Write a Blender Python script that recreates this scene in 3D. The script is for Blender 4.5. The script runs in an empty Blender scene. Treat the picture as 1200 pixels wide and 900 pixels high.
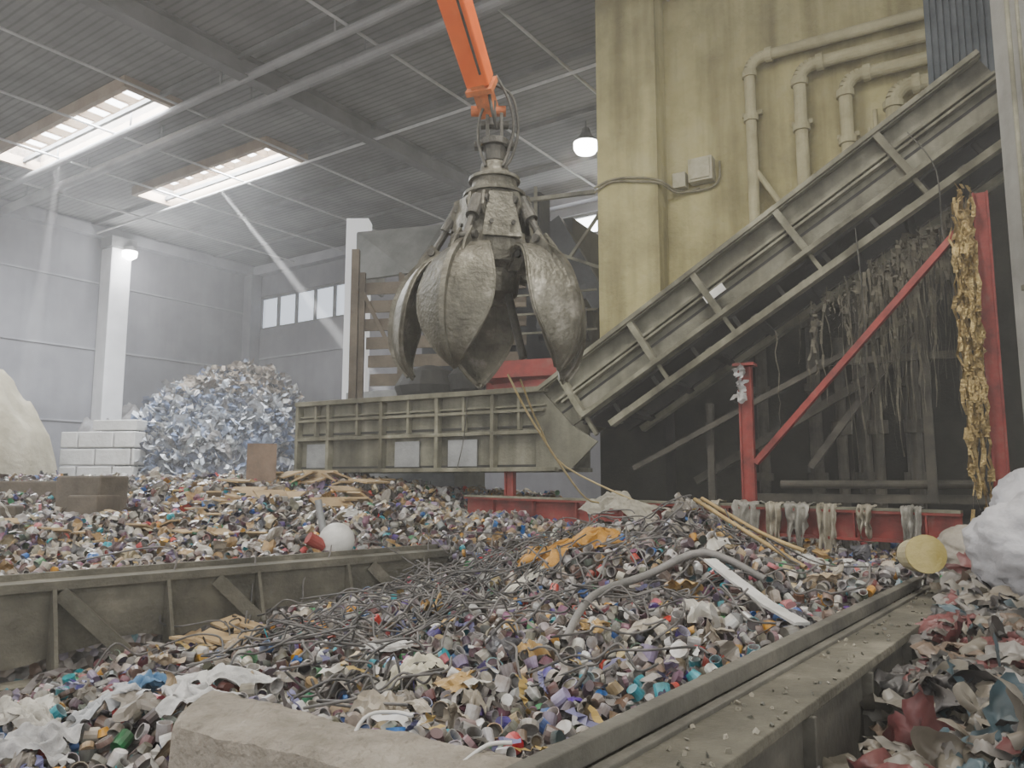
import bpy, math, random, bmesh
import numpy as np
from mathutils import Vector, Matrix, noise
random.seed(7); rng=np.random.default_rng(11)
EYE=2.4
S=bpy.context.scene
TOP=[]
# ------------------------------------------------------------ materials
def newmat(name):
    m=bpy.data.materials.new(name); m.use_nodes=True
    nt=m.node_tree; b=nt.nodes['Principled BSDF']; return m,nt,b
def ramp(nt,cols):
    r=nt.nodes.new('ShaderNodeValToRGB')
    while len(r.color_ramp.elements)<len(cols): r.color_ramp.elements.new(0.5)
    for e,(p,c) in zip(r.color_ramp.elements,cols):
        e.position=p; e.color=(*c,1)
    return r
def grime(name,c1,c2,scale=1.5,rough=.75,metal=0,bump=.15,bscale=25,c3=None,detail=6,streak=0):
    m,nt,b=newmat(name)
    tc=nt.nodes.new('ShaderNodeTexCoord')
    n=nt.nodes.new('ShaderNodeTexNoise'); n.inputs['Scale'].default_value=scale; n.inputs['Detail'].default_value=detail; n.inputs['Roughness'].default_value=.65
    nt.links.new(tc.outputs['Object'],n.inputs['Vector'])
    cols=[(.35,c1),(.65,c2)]
    if c3: cols=[(.3,c1),(.55,c2),(.72,c3)]
    r=ramp(nt,cols); nt.links.new(n.outputs['Fac'],r.inputs['Fac']); out=r.outputs['Color']
    if streak:
        mp=nt.nodes.new('ShaderNodeMapping'); mp.inputs['Scale'].default_value=(1,1,.08); nt.links.new(tc.outputs['Object'],mp.inputs['Vector'])
        n3=nt.nodes.new('ShaderNodeTexNoise'); n3.inputs['Scale'].default_value=3; n3.inputs['Detail'].default_value=5; nt.links.new(mp.outputs['Vector'],n3.inputs['Vector'])
        r3=ramp(nt,[(.35,(.5,.49,.46)),(.6,(1,1,1))]); nt.links.new(n3.outputs['Fac'],r3.inputs['Fac'])
        mx=nt.nodes.new('ShaderNodeMix'); mx.data_type='RGBA'; mx.blend_type='MULTIPLY'; mx.inputs[0].default_value=streak
        nt.links.new(out,mx.inputs[6]); nt.links.new(r3.outputs['Color'],mx.inputs[7]); out=mx.outputs[2]
    nt.links.new(out,b.inputs['Base Color'])
    n2=nt.nodes.new('ShaderNodeTexNoise'); n2.inputs['Scale'].default_value=bscale; n2.inputs['Detail'].default_value=4
    nt.links.new(tc.outputs['Object'],n2.inputs['Vector'])
    bp=nt.nodes.new('ShaderNodeBump'); bp.inputs['Strength'].default_value=bump; bp.inputs['Distance'].default_value=.05
    nt.links.new(n2.outputs['Fac'],bp.inputs['Height']); nt.links.new(bp.outputs['Normal'],b.inputs['Normal'])
    b.inputs['Roughness'].default_value=rough; b.inputs['Metallic'].default_value=metal
    return m
def emis(name,c,s):
    m,nt,b=newmat(name); b.inputs['Base Color'].default_value=(*c,1)
    b.inputs['Emission Color'].default_value=(*c,1); b.inputs['Emission Strength'].default_value=s; return m
def vcol(name,rough=.5,sc=9,lo=(.5,.47,.42)):
    m,nt,b=newmat(name)
    a=nt.nodes.new('ShaderNodeAttribute'); a.attribute_name='Col'
    tc=nt.nodes.new('ShaderNodeTexCoord')
    n=nt.nodes.new('ShaderNodeTexNoise'); n.inputs['Scale'].default_value=sc; n.inputs['Detail'].default_value=5
    nt.links.new(tc.outputs['Object'],n.inputs['Vector'])
    r=ramp(nt,[(.35,lo),(.62,(1,1,1))]); nt.links.new(n.outputs['Fac'],r.inputs['Fac'])
    mx=nt.nodes.new('ShaderNodeMix'); mx.data_type='RGBA'; mx.blend_type='MULTIPLY'; mx.inputs[0].default_value=.85
    nt.links.new(a.outputs['Color'],mx.inputs[6]); nt.links.new(r.outputs['Color'],mx.inputs[7])
    nt.links.new(mx.outputs[2],b.inputs['Base Color']); b.inputs['Roughness'].default_value=rough
    return m
M={}
M['wall']=grime('wall_concrete',(.125,.125,.14),(.23,.23,.25),.25,.9,0,.1,8,streak=.2)
def ceilmat():
    m=grime('ceiling_panel',(.11,.11,.11),(.22,.22,.215),.5,.8,0,.2,5); nt=m.node_tree; b=nt.nodes['Principled BSDF']
    tc=nt.nodes.new('ShaderNodeTexCoord'); mp=nt.nodes.new('ShaderNodeMapping'); mp.inputs['Rotation'].default_value=(0,0,math.radians(34.3)); nt.links.new(tc.outputs['Object'],mp.inputs['Vector'])
    w=nt.nodes.new('ShaderNodeTexWave'); w.wave_type='BANDS'; w.bands_direction='Y'; w.inputs['Scale'].default_value=1.6; w.inputs['Distortion'].default_value=.6; nt.links.new(mp.outputs['Vector'],w.inputs['Vector'])
    r=ramp(nt,[(.0,(.45,.45,.45)),(.35,(1,1,1))]); nt.links.new(w.outputs['Fac'],r.inputs['Fac'])
    src=b.inputs['Base Color'].links[0].from_socket
    mx=nt.nodes.new('ShaderNodeMix'); mx.data_type='RGBA'; mx.blend_type='MULTIPLY'; mx.inputs[0].default_value=.75
    nt.links.new(src,mx.inputs[6]); nt.links.new(r.outputs['Color'],mx.inputs[7]); nt.links.new(mx.outputs[2],b.inputs['Base Color'])
    return m
M['ceil']=ceilmat()
M['steelbeam']=grime('roof_beam_paint',(.08,.08,.08),(.15,.15,.15),1,.7)
M['conduit']=grime('roof_conduit',(.35,.35,.35),(.5,.5,.5),2,.5)
M['yellow']=grime('yellow_dust_wall',(.24,.215,.10),(.44,.40,.19),.5,.95,0,1.0,6,c3=(.50,.47,.28),streak=.8)
M['dark']=grime('shade_wall',(.012,.012,.010),(.04,.038,.03),.8,.95)  # near-black colour standing in for shade under the conveyor
M['conv']=grime('dusty_steel',(.075,.072,.05),(.21,.205,.148),1.6,.85,.1,.2,30,c3=(.34,.33,.255),streak=.8)
M['convd']=grime('dusty_steel_recess',(.08,.078,.06),(.20,.198,.15),1.2,.9,.1,.2,30,c3=(.29,.28,.22),streak=.9)
M['belt']=grime('conveyor_belt_rubber',(.015,.015,.013),(.035,.035,.03),2,.8)
M['plate']=grime('bare_steel_plate',(.20,.21,.21),(.31,.32,.32),2,.5,.4)
M['red']=grime('red_paint',(.11,.018,.014),(.26,.032,.025),3,.6,0,.1,30,c3=(.24,.09,.07),streak=.5)
M['orange']=grime('orange_paint',(.72,.12,.012),(.85,.16,.02),3,.45,0,.03,20,streak=.3)
M['grap']=grime('worn_grapple_steel',(.06,.057,.043),(.15,.143,.11),2.6,.5,.5,.4,22,c3=(.35,.335,.285),streak=.7)
M['grapd']=grime('oily_steel',(.03,.03,.025),(.09,.085,.07),5,.55,.4,.3,30)
M['conc']=grime('rough_concrete',(.14,.125,.095),(.25,.225,.185),3,.95,0,1.0,14,c3=(.34,.31,.26))
M['beam']=grime('dusty_beam',(.05,.048,.036),(.125,.118,.09),1.6,.85,.2,.3,30,c3=(.235,.22,.17))
M['block']=grime('concrete_block',(.40,.39,.37),(.56,.55,.53),1.2,.95,0,.3,10)
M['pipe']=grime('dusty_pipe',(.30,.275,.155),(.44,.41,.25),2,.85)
M['piped']=grime('shaded_pipe',(.035,.033,.026),(.10,.092,.07),2,.85)  # darker copy of the pipe colour, shade painted in
M['floor']=grime('floor_concrete',(.10,.095,.09),(.18,.17,.155),.6,.95)
M['sky']=emis('skylight_glazing',(.93,.97,1),11)
M['win']=emis('window_glazing',(.8,.88,1),.8)
M['lamp']=emis('lamp_lens',(1,.98,.95),25)
M['white']=grime('white_plastic',(.45,.45,.43),(.65,.65,.62),3,.5)
M['gold']=grime('gold_foil',(.20,.14,.05),(.52,.40,.18),6,.4,.7,.8,30)
M['litter']=vcol('litter_plastic',.33,12,(.42,.37,.31))
M['sheet']=vcol('crumpled_film',.45,5)
# ------------------------------------------------------------ mesh builder
class G:
    def __init__(s): s.v=[]; s.f=[]
    def add(s,vs,fs):
        o=len(s.v); s.v+= [tuple(v) for v in vs]; s.f+=[tuple(i+o for i in f) for f in fs]; return s
    def box(s,c,d,M4=None,rot=0):
        x,y,z=[k/2 for k in d]
        R=Matrix.Rotation(rot,3,'Z')
        vs=[]
        for sx in(-1,1):
            for sy in(-1,1):
                for sz in(-1,1):
                    q=Vector(c)+R@Vector((sx*x,sy*y,sz*z))
                    if M4: q=M4@q
                    vs.append(q)
        return s.add(vs,[(0,1,3,2),(4,6,7,5),(0,4,5,1),(2,3,7,6),(0,2,6,4),(1,5,7,3)])
    def bar(s,p0,p1,w,h,up=(0,0,1),w1=None,h1=None,M4=None):
        p0=Vector(p0);p1=Vector(p1)
        if M4: p0=M4@p0;p1=M4@p1; up=M4.to_3x3()@Vector(up)
        d=(p1-p0).normalized(); sd=d.cross(Vector(up)).normalized(); u=sd.cross(d).normalized()
        w1=w1 or w; h1=h1 or h
        vs=[]
        for p,ww,hh in((p0,w,h),(p1,w1,h1)):
            for a,b in((-1,-1),(1,-1),(1,1),(-1,1)): vs.append(p+sd*a*ww/2+u*b*hh/2)
        return s.add(vs,[(0,3,2,1),(4,5,6,7),(0,1,5,4),(1,2,6,5),(2,3,7,6),(3,0,4,7)])
    def cyl(s,p0,p1,r,r1=None,n=14,M4=None):
        p0=Vector(p0);p1=Vector(p1)
        if M4: p0=M4@p0;p1=M4@p1
        r1=r if r1 is None else r1
        d=(p1-p0).normalized(); a=d.orthogonal().normalized(); b=d.cross(a)
        vs=[p0+(a*math.cos(t)+b*math.sin(t))*r for t in[2*math.pi*i/n for i in range(n)]]+[p1+(a*math.cos(t)+b*math.sin(t))*r1 for t in[2*math.pi*i/n for i in range(n)]]
        return s.add(vs,[(i,(i+1)%n,n+(i+1)%n,n+i) for i in range(n)]+[tuple(range(n))[::-1],tuple(range(n,2*n))])
    def poly(s,pts,thick=None,nrm=None):
        pts=[Vector(p) for p in pts]; n=len(pts)
        if not thick: return s.add(pts,[tuple(range(n))])
        nn=Vector(nrm) if nrm else (pts[1]-pts[0]).cross(pts[2]-pts[0]).normalized()
        vs=[p-nn*thick/2 for p in pts]+[p+nn*thick/2 for p in pts]
        return s.add(vs,[tuple(range(n))[::-1],tuple(range(n,2*n))]+[(i,(i+1)%n,n+(i+1)%n,n+i) for i in range(n)])
    def lathe(s,prof,c,n=24):
        c=Vector(c); vs=[]; m=len(prof)
        for r,z in prof:
            for i in range(n):
                t=2*math.pi*i/n; vs.append(c+Vector((r*math.cos(t),r*math.sin(t),z)))
        fs=[(j*n+i,j*n+(i+1)%n,(j+1)*n+(i+1)%n,(j+1)*n+i) for j in range(m-1) for i in range(n)]
        fs+=[tuple(range(n))[::-1],tuple(range((m-1)*n,m*n))]
        return s.add(vs,fs)
    def done(s,name,mat,parent=None,smooth=False,bevel=0):
        me=bpy.data.meshes.new(name); me.from_pydata(s.v,[],s.f); me.materials.append(mat)
        o=bpy.data.objects.new(name,me); S.collection.objects.link(o)
        if parent: o.parent=parent
        else: TOP.append(o)
        if smooth: me.polygons.foreach_set('use_smooth',[True]*len(me.polygons))
        if bevel:
            b=o.modifiers.new('b','BEVEL'); b.width=bevel; b.segments=2; b.limit_method='ANGLE'
        return o
def empty(name):
    e=bpy.data.objects.new(name,None); S.collection.objects.link(e); TOP.append(e); return e
def curve(name,splines,r,mat,parent=None):
    cu=bpy.data.curves.new(name,'CURVE'); cu.dimensions='3D'; cu.bevel_depth=r; cu.bevel_resolution=1
    for pts in splines:
        sp=cu.splines.new('POLY'); 
        P=[Vector(p) for p in pts]
        Q=[]
        for i in range(len(P)-1):
            a=P[max(i-1,0)];b=P[i];c=P[i+1];d=P[min(i+2,len(P)-1)]
            for k in range(5):
                t=k/5; Q.append(.5*((2*b)+(c-a)*t+(2*a-5*b+4*c-d)*t*t+(3*b-a-3*c+d)*t**3))
        Q.append(P[-1])
        sp.points.add(len(Q)-1)
        for k,q in enumerate(Q): sp.points[k].co=(*q,1)
    cu.materials.append(mat)
    o=bpy.data.objects.new(name,cu); S.collection.objects.link(o)
    if parent: o.parent=parent
    else: TOP.append(o)
    return o
# ------------------------------------------------------------ room frame
YAW=math.radians(34.3)
e1=Vector((math.cos(YAW),-math.sin(YAW),0)); e2=Vector((math.sin(YAW),math.cos(YAW),0))
C=Vector((-12.06,35.6,0)); H=10.0; FZ=-EYE
RMX=Matrix(((e1.x,-e2.x,0,C.x),(e1.y,-e2.y,0,C.y),(0,0,1,0),(0,0,0,1)))
def R(a,b,z): return RMX@Vector((a,b,z))
def rbox(g,a0,a1,b0,b1,z0,z1):
    vs=[R(a,b,z) for a in(a0,a1) for b in(b0,b1) for z in(z0,z1)]
    return g.add(vs,[(0,1,3,2),(4,6,7,5),(0,4,5,1),(2,3,7,6),(0,2,6,4),(1,5,7,3)])
rbox(G(),-.3,44,-.3,30,FZ-.2,FZ).done('floor',M['floor'])
def w2r(x,y):
    d=Vector((x,y,0))-C; return d.dot(e1),-d.dot(e2)
s1a=w2r(-15.4,22.9); s1b=w2r(-9.57,18.5); s2a=w2r(-12.7,25.85); s2b=w2r(-7.0,22.15)
SK=[(s1a[0],s1b[0],(s1a[1]+s1b[1])/2-1.0,(s1a[1]+s1b[1])/2+.3),(s2a[0],s2b[0],(s2a[1]+s2b[1])/2-1.0,(s2a[1]+s2b[1])/2+.3)]
SK.sort(key=lambda s:s[2])
g=G()
bs=[-.3,SK[0][2],SK[0][3],SK[1][2],SK[1][3],25.5]
rbox(g,-.3,44,bs[0],bs[1],H,H+.3); rbox(g,-.3,44,bs[2],bs[3],H,H+.3); rbox(g,-.3,44,bs[4],bs[5],H,H+.3)
for s in SK:
    rbox(g,-.3,s[0],s[2],s[3],H,H+.3); rbox(g,s[1],44,s[2],s[3],H,H+.3)
ceil=g.done('ceiling',M['ceil'])
well=grime('skylight_well',(.25,.19,.14),(.36,.29,.22),1,.8)
for k,s in enumerate(SK):
    e=empty('skylight')
    g=G(); t=.14; hh=.75
    rbox(g,s[0]-t,s[0],s[2]-t,s[3]+t,H-.3,H+hh); rbox(g,s[1],s[1]+t,s[2]-t,s[3]+t,H-.3,H+hh)
    rbox(g,s[0],s[1],s[2]-t,s[2],H-.3,H+hh); rbox(g,s[0],s[1],s[3],s[3]+t,H-.3,H+hh)
    g.done('well_frame',well,e)
    g=G(); rbox(g,s[0],s[1],s[2],s[3],H+.5,H+.54); g.done('glazing',M['sky'],e)
    g=G(); n=8
    for i in range(1,n):
        a=s[0]+(s[1]-s[0])*i/n; rbox(g,a-.07,a+.07,s[2],s[3],H+.30,H+.5)
    for q in (.5,):
        b=s[2]+(s[3]-s[2])*q; rbox(g,s[0],s[1],b-.04,b+.04,H+.36,H+.5)
    g.done('mullions',well,e)
g=G(); rbox(g,-.4,0,-.4,30,FZ,H); g.done('wall_left',M['wall'])
g=G()
rbox(g,0,44,-.4,0,FZ,6.9); rbox(g,0,.4,-.4,0,6.9,H); rbox(g,.4,6.5,-.4,0,8.45,H); rbox(g,6.5,14.5,-.4,0,6.9,H)
rbox(g,14.5,20.5,-.4,0,6.9,8.3); rbox(g,14.5,20.5,-.4,0,9.1,H); rbox(g,20.5,44,-.4,0,6.9,H)
g.done('wall_back',M['wall'])
for i,(a0,a1,z0,z1,n) in enumerate([(.4,6.5,6.9,8.45,5),(14.5,20.5,8.3,9.1,5)]):
    e=empty('window_%d'%(i+1))
    g=G(); rbox(g,a0,a1,-.25,-.22,z0,z1); g.done('glazing',M['win'] if i==0 else M['sky'],e)
    g=G()
    for k in range(n+1):
        a=a0+(a1-a0)*k/n; rbox(g,a-.06,a+.06,-.2,-.1,z0,z1)
    rbox(g,a0,a1,-.2,-.1,z0,z0+.1); rbox(g,a0,a1,-.2,-.1,z1-.1,z1)
    g.done('frame',M['steelbeam'],e)
g=G()
for z in (2.2,5.0,7.6): rbox(g,0,.06,0,30,z,z+.07)
rbox(g,0,.4,0,30,9.4,9.8)
g.done('trim_1',grime('wall_trim',(.19,.19,.21),(.28,.28,.30),1,.9))
g=G()
for z in (3.0,5.5): rbox(g,0,22,0,.06,z,z+.07)
rbox(g,0,22,0,.4,9.4,9.8)
g.done('trim_2',bpy.data.materials['wall_trim'])
colm=grime('white_column_paint',(.55,.55,.56),(.68,.68,.69),1,.7)
for a,b in((.45,6.8),(.45,15.5)):
    e=empty('wall_column')
    g=G(); rbox(g,a-.42,a+.35,b-.4,b+.4,FZ,9.0); g.done('shaft',colm,e,bevel=.03)
    g=G(); rbox(g,a-.3,a+.5,b-.5,b+.5,9.0,9.4); g.done('capital',M['steelbeam'],e)
g=G(); rbox(g,.05,.6,.05,.6,FZ,9.4); g.done('corner_column',M['wall'])
g=G()
def ibeam(p0,p1,h,w):
    p0=Vector(p0);p1=Vector(p1)
    g.bar(p0,p1,.045,h); g.bar(p0+Vector((0,0,h/2)),p1+Vector((0,0,h/2)),w,.04); g.bar(p0-Vector((0,0,h/2)),p1-Vector((0,0,h/2)),w,.04)
for a in (15.0,): ibeam(R(a,0,9.7),R(a,25,9.7),.5,.35)
g.done('roof_girder',M['steelbeam'])
g=G()
a_,b_=w2r(-16.2,25.5); a2_,b2_=w2r(-.17,14.1)
bb=(b_+b2_)/2
g.cyl(R(0,bb,9.45),R(44,bb,9.45),.14,n=12); g.cyl(R(0,bb+.9,9.5),R(44,bb+.9,9.5),.10,n=12)
for a in np.arange(2,44,4.0):
    for db in(0,.9): g.bar(R(a,bb+db,9.5),R(a,bb+db,10),.04,.04,up=(0,1,0))
g.done('roof_duct_pipes',grime('duct_grey',(.15,.15,.15),(.24,.24,.24),1,.6))
g=G()
for b in (2.2,5,7.6,12.0,17.6,20.6,23.5):
    g.bar(R(0,b,9.9),R(44,b,9.9),.10,.12)
g.done('roof_purlins',M['steelbeam'])
g=G()
for a in (3.2,6.2,9.2,12.2,18.4,21.4,24.4,28):
    g.cyl(R(a,0,9.62),R(a,25,9.62),.035,n=8)
g.cyl(R(0,7.6,9.5),R(44,7.6,9.5),.04,n=8)
g.done('sprinkler_pipes',M['conduit'])
# ------------------------------------------------------------ lamps
def highbay(p,name='high_bay_or_added_lamp',en=460):
    e=empty(name); p=Vector(p)
    g=G(); g.lathe([(.10,.42),(.14,.25),(.3,.08),(.36,0),(.33,0),(.3,.03)],p,20); g.cyl(p+Vector((0,0,.4)),(p.x,p.y,9.95),.02,n=6); g.done('housing',M['steelbeam'],e)
    g=G(); g.lathe([(.34,.02),(.34,-.16),(.27,-.27),(.12,-.32)],p,20); g.done('lens',M['lamp'],e)
    l=bpy.data.lights.new('bulb','AREA'); l.shape='DISK'; l.size=1.2; l.energy=en; l.color=(1,.94,.84)
    o=bpy.data.objects.new('bulb',l); S.collection.objects.link(o); o.location=p-Vector((0,0,.4)); o.parent=e
highbay((2.05,20.6,9.3))
for a,b in((27.5,16.5),(22,19.5),(9,19),(33,19)):  # unseen lamps added to light the rest of the hall
    highbay(R(a,b,9.1))
e=empty('wall_lamp'); p=R(1.0,6.6,9.0)
G().box(p,(.35,.35,.16)).done('housing',M['steelbeam'],e)
G().lathe([(.28,-.1),(.26,-.3),(.1,-.42)],p,16).done('lens',M['lamp'],e)
l=bpy.data.lights.new('bulb','POINT'); l.energy=300; l.shadow_soft_size=.3; o=bpy.data.objects.new('bulb',l); S.collection.objects.link(o); o.location=p+Vector((.6,-.5,-.7)); o.parent=e
for s in SK:
    l=bpy.data.lights.new('skylight_daylight','AREA'); l.shape='RECTANGLE'; l.size=s[1]-s[0]; l.size_y=s[3]-s[2]; l.energy=3000; l.color=(.92,.96,1)
    o=bpy.data.objects.new('skylight_daylight',l); S.collection.objects.link(o); o.location=R((s[0]+s[1])/2,(s[2]+s[3])/2,H+.28); o.rotation_euler=(0,0,-YAW); TOP.append(o)
# narrow shafts of sun coming through skylight panes
for (p0,p1,ang,en) in (((-9.9,24.3,9.9),(-3.3,19.6,2.3),2.2,1500000),((-12.6,20.9,9.9),(-12.9,20.2,0),4.0,260000)):
    p0=Vector(p0);p1=Vector(p1); l=bpy.data.lights.new('skylight_sunbeam','SPOT'); l.energy=en; l.spot_size=math.radians(ang); l.spot_blend=.5; l.shadow_soft_size=.05
    o=bpy.data.objects.new('skylight_sunbeam',l); S.collection.objects.link(o); o.location=p0; o.rotation_euler=(p1-p0).to_track_quat('-Z','Y').to_euler(); TOP.append(o)
# dusty air
g=G(); rbox(g,.02,43,.02,29.5,FZ+.02,H-.02); air=g.done('dusty_air',None)
bm_=bmesh.new(); bm_.from_mesh(air.data); bmesh.ops.recalc_face_normals(bm_,faces=bm_.faces[:]); bm_.to_mesh(air.data); bm_.free()
vm=bpy.data.materials.new('dust_haze'); vm.use_nodes=True; nt=vm.node_tree; nt.nodes.remove(nt.nodes['Principled BSDF'])
vs_=nt.nodes.new('ShaderNodeVolumeScatter'); vs_.inputs['Density'].default_value=.0055; vs_.inputs['Color'].default_value=(1,.995,.99,1); vs_.inputs['Anisotropy'].default_value=.1
nt.links.new(vs_.outputs['Volume'],nt.nodes['Material Output'].inputs['Volume']); air.data.materials.clear(); air.data.materials.append(vm)
# ------------------------------------------------------------ yellow wall block
WA=math.radians(-30.5); wd=Vector((math.cos(WA),math.sin(WA),0)); wn=Vector((-math.sin(WA)*1,math.cos(WA),0))
W0=Vector((1.80,15.0,0))
WM=Matrix.Translation(W0)@Matrix.Rotation(WA,4,'Z')
g=G(); g.box((10,.35+.4,(H+FZ)/2),(20,.8,H-FZ),WM); g.box((.62,.25,(H+FZ)/2),(1.24,.9,H-FZ),WM)
g.box((0.4,3.5,(H+FZ)/2),(.8,6,H-FZ),WM)
g.done('wall_right',M['yellow'])
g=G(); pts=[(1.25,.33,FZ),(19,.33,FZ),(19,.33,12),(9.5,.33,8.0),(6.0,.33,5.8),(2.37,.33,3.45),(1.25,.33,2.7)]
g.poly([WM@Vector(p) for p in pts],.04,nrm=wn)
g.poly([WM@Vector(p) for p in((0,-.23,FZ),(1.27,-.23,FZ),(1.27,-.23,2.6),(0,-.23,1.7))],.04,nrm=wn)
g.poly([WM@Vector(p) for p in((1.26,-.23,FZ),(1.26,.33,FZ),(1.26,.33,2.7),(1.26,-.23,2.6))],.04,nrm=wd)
g.done('shade_panel',M['dark'])  # added dark panels painting the conveyor's shade onto the wall
e=empty('wall_pipes')
def pipe(s,ztop,r,send,dy=.1):
    g=G(); y=dy; zs=3.45+(s-2.37)*.64
    g.cyl((s,y,zs-.2),(s,y,ztop-.25),r,M4=WM); 
    N=6; prev=(s,y,ztop-.25)
    for i in range(1,N+1):
        t=math.pi/2*i/N; cur=(s+.25*(1-math.cos(t)),y,ztop-.25+.25*math.sin(t)); g.cyl(prev,cur,r*1.05,M4=WM); prev=cur
    g.cyl(prev,(send,y,ztop),r,M4=WM)
    for z in (ztop-.35,ztop-1.2): g.cyl((s,y,z),(s,y,z+.12),r*1.35,M4=WM)
    g.cyl((s+.3,y,ztop),(s+.42,y,ztop),r*1.35,M4=WM)
    g.box((s,y+.12,ztop-1.0),(.36,.06,.08),WM); 
    g.done('pipe',M['pipe'],e)
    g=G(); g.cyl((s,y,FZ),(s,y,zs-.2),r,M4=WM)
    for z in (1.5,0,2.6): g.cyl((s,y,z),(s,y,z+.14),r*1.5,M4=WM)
    g.done('lower_pipe',M['piped'],e)  # lower run coloured dark as painted shade below the conveyor
pipe(2.95,7.75,.10,11); pipe(3.82,7.35,.11,11,.08); pipe(4.56,6.95,.11,11,.1); pipe(5.29,6.55,.12,11,.08)
g=G(); g.cyl((3.0,.1,5.6),(3.75,.0,4.3),.05,M4=WM); g.cyl((5.0,.2,6.3),(5.0,.2,5),.04,M4=WM); g.cyl((4.9,.2,6.0),(4.9,.2,5),.03,M4=WM); g.done('branch_pipes',M['pipe'],e)
e=empty('electrical_junction_boxes')
g=G(); g.box((1.55,.2,5.72),(.26,.2,.3),WM); g.box((1.98,.18,5.84),(.46,.24,.46),WM); g.box((1.98,.05,5.84),(.38,.04,.38),WM); g.done('boxes',grime('dusty_grey_box',(.34,.32,.21),(.46,.44,.33),5,.8),e,bevel=.015)
curve('cable',[[WM@Vector(p) for p in((-.05,-.25,5.75),(.3,-.25,5.85),(.8,-.25,5.8),(1.28,-.23,5.65),(1.5,.2,5.55),(1.9,.28,5.5),(2.25,.28,5.6),(2.3,.28,6))],[WM@Vector(p) for p in((-.05,-.25,5.65),(.3,-.25,5.8),(.8,-.25,5.72),(1.28,-.23,5.6),(1.5,.2,5.5),(1.9,.28,5.55))]],.022,grime('dusty_cable',(.12,.11,.07),(.28,.26,.16),4,.8),e)
# ------------------------------------------------------------ conveyor
CA=math.radians(-29.67); CM=Matrix.Translation((.49,12.8,0))@Matrix.Rotation(CA,4,'Z')
conv=empty('inclined_conveyor')
g=G();gr=G();gd=G()
L0=-5.45; sl=math.atan2(3.79,6.08)
def horiz(gg,x0,x1,z,h,y=0,d=.12): gg.box(((x0+x1)/2,y,z),(x1-x0,d,h),CM)
for y in (0,1.3):
    gr.box(((L0-.0)/2+.1,y+.06,.85),(-L0+.3,.04,1.35),CM)
    horiz(g,L0,.12,1.50,.09,y-.02,.24); horiz(g,L0,.08,1.16,.05,y-.03,.14); horiz(g,L0,.1,1.24,.03,y,.1); horiz(g,L0,.05,.80,.06,y-.03,.16); horiz(g,L0,.3,.19,.07,y-.03,.2)
for x in (L0+.04,-4.6,-3.3,-2.05,-.9): g.box((x,-.03,.85),(.07,.16,1.32),CM)
for x in (L0+.5,-3.9,-2.7,-1.5,-.4): g.box((x,-.02,1.2),(.05,.12,.7),CM)
pl=G()
for x,w in((-4.95,.5),(-2.75,.55),(-1.55,.6)): pl.box((x,.0,.48),(w,.03,.46),CM)
pl.done('patch_plates',M['plate'],conv)
IM=CM@Matrix.Translation((.0,0,1.52))@Matrix.Rotation(-sl,4,'Y')
LI=7.6
def ib(gg,x0,x1,z,h,y,d): gg.box(((x0+x1)/2,y,z),(x1-x0,d,h),IM)
for y in (0,1.3):
    sg=-1 if y==0 else 1
    ib(gr,.0,LI,-.40,.86,y+.05*-sg,.04)
    ib(g,0,LI,-.03,.07,y+.06*sg,.26); ib(g,0,LI,-.07,.03,y+.1*sg,.08)
    ib(g,.1,LI,-.36,.04,y+.03*sg,.12); ib(g,.2,LI,-.43,.04,y+.03*sg,.12)
    ib(g,.4,LI,-.84,.07,y+.06*sg,.26)
    ib(g,.72,LI-.2,-1.20,.10,y+.04*sg,.18)
ib(gd,.6,LI,-1.0,.36,1.0,.05)
for i,x in enumerate((.42,1.85,3.05,4.5,6.1)):
    ib(g,x-.05,x+.05,-.44,.86,-.08,.16); ib(g,x-.03,x+.03,-1.02,.36,-.02,.08)
for x in np.arange(.9,7.2,.75): ib(gd,x-.03,x+.03,-1.02,.36,.1,.05)
for x in np.arange(1,7.4,.8): ib(gd,x-.05,x+.05,-1.15,.1,.65,1.3)
gd.box((L0/2,.65,.9),(-L0,1.25,.04),CM); ib(gd,0,LI,-.55,.04,.65,1.25)
gd.box((L0/2,.65,.25),(-L0,1.25,.04),CM); ib(gd,.3,LI,-.9,.04,.65,1.25)
q=[CM@Vector(p) for p in((.0,-.0,1.5),(.55,0,.9),(1.0,-0,.62),(.55,0,.2),(.2,0,.17),(-.1,0,.17),(-.1,0,1.5))]
gr.poly(q,.04)
g.done('frame',M['conv'],conv,bevel=.008); gr.done('side_panels',M['convd'],conv); gd.done('belt',M['belt'],conv)
G().box((3.15,-.14,-.52),(.34,.02,.12),IM).done('label',M['white'],conv)
red=empty('red_support_frame')
g=G()
def hpost(x,z0,z1,y=-.1,w=.2):
    g.box((x,y,(z0+z1)/2),(w,.03,z1-z0),CM); g.box((x-w/2,y,(z0+z1)/2),(.025,w*.8,z1-z0),CM); g.box((x+w/2,y,(z0+z1)/2),(.025,w*.8,z1-z0),CM)
hpost(3.34,-.35,1.62,-.1,.16); hpost(6.36,-.4,3.6,-.25,.15)
hpost(-.6,-.4,.17,0,.14)
g.bar((3.45,-.12,.25),(6.2,-.3,3.25),.13,.08,M4=CM)
g.box((3.34,-.1,1.65),(.30,.24,.04),CM); g.box((3.34,-.1,-.34),(.34,.3,.03),CM)
g.done('posts_and_brace',M['red'],red)
g=G()
B0=Vector((-.75,13.45,-.45)); B1=Vector((5.25,9.2,-.56)); 
g.bar(B0,B1,.03,.36); 
for dz in(.17,-.17): g.bar(B0+Vector((0,0,dz)),B1+Vector((0,0,dz)),.24,.035)
for t in np.linspace(.08,.95,9):
    pz=B0.lerp(B1,t); g.bar(pz+Vector((0,0,-.16)),pz+Vector((0,0,.16)),.2,.02,up=(B1-B0))
g.done('cross_beam',M['red'],red)
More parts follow.
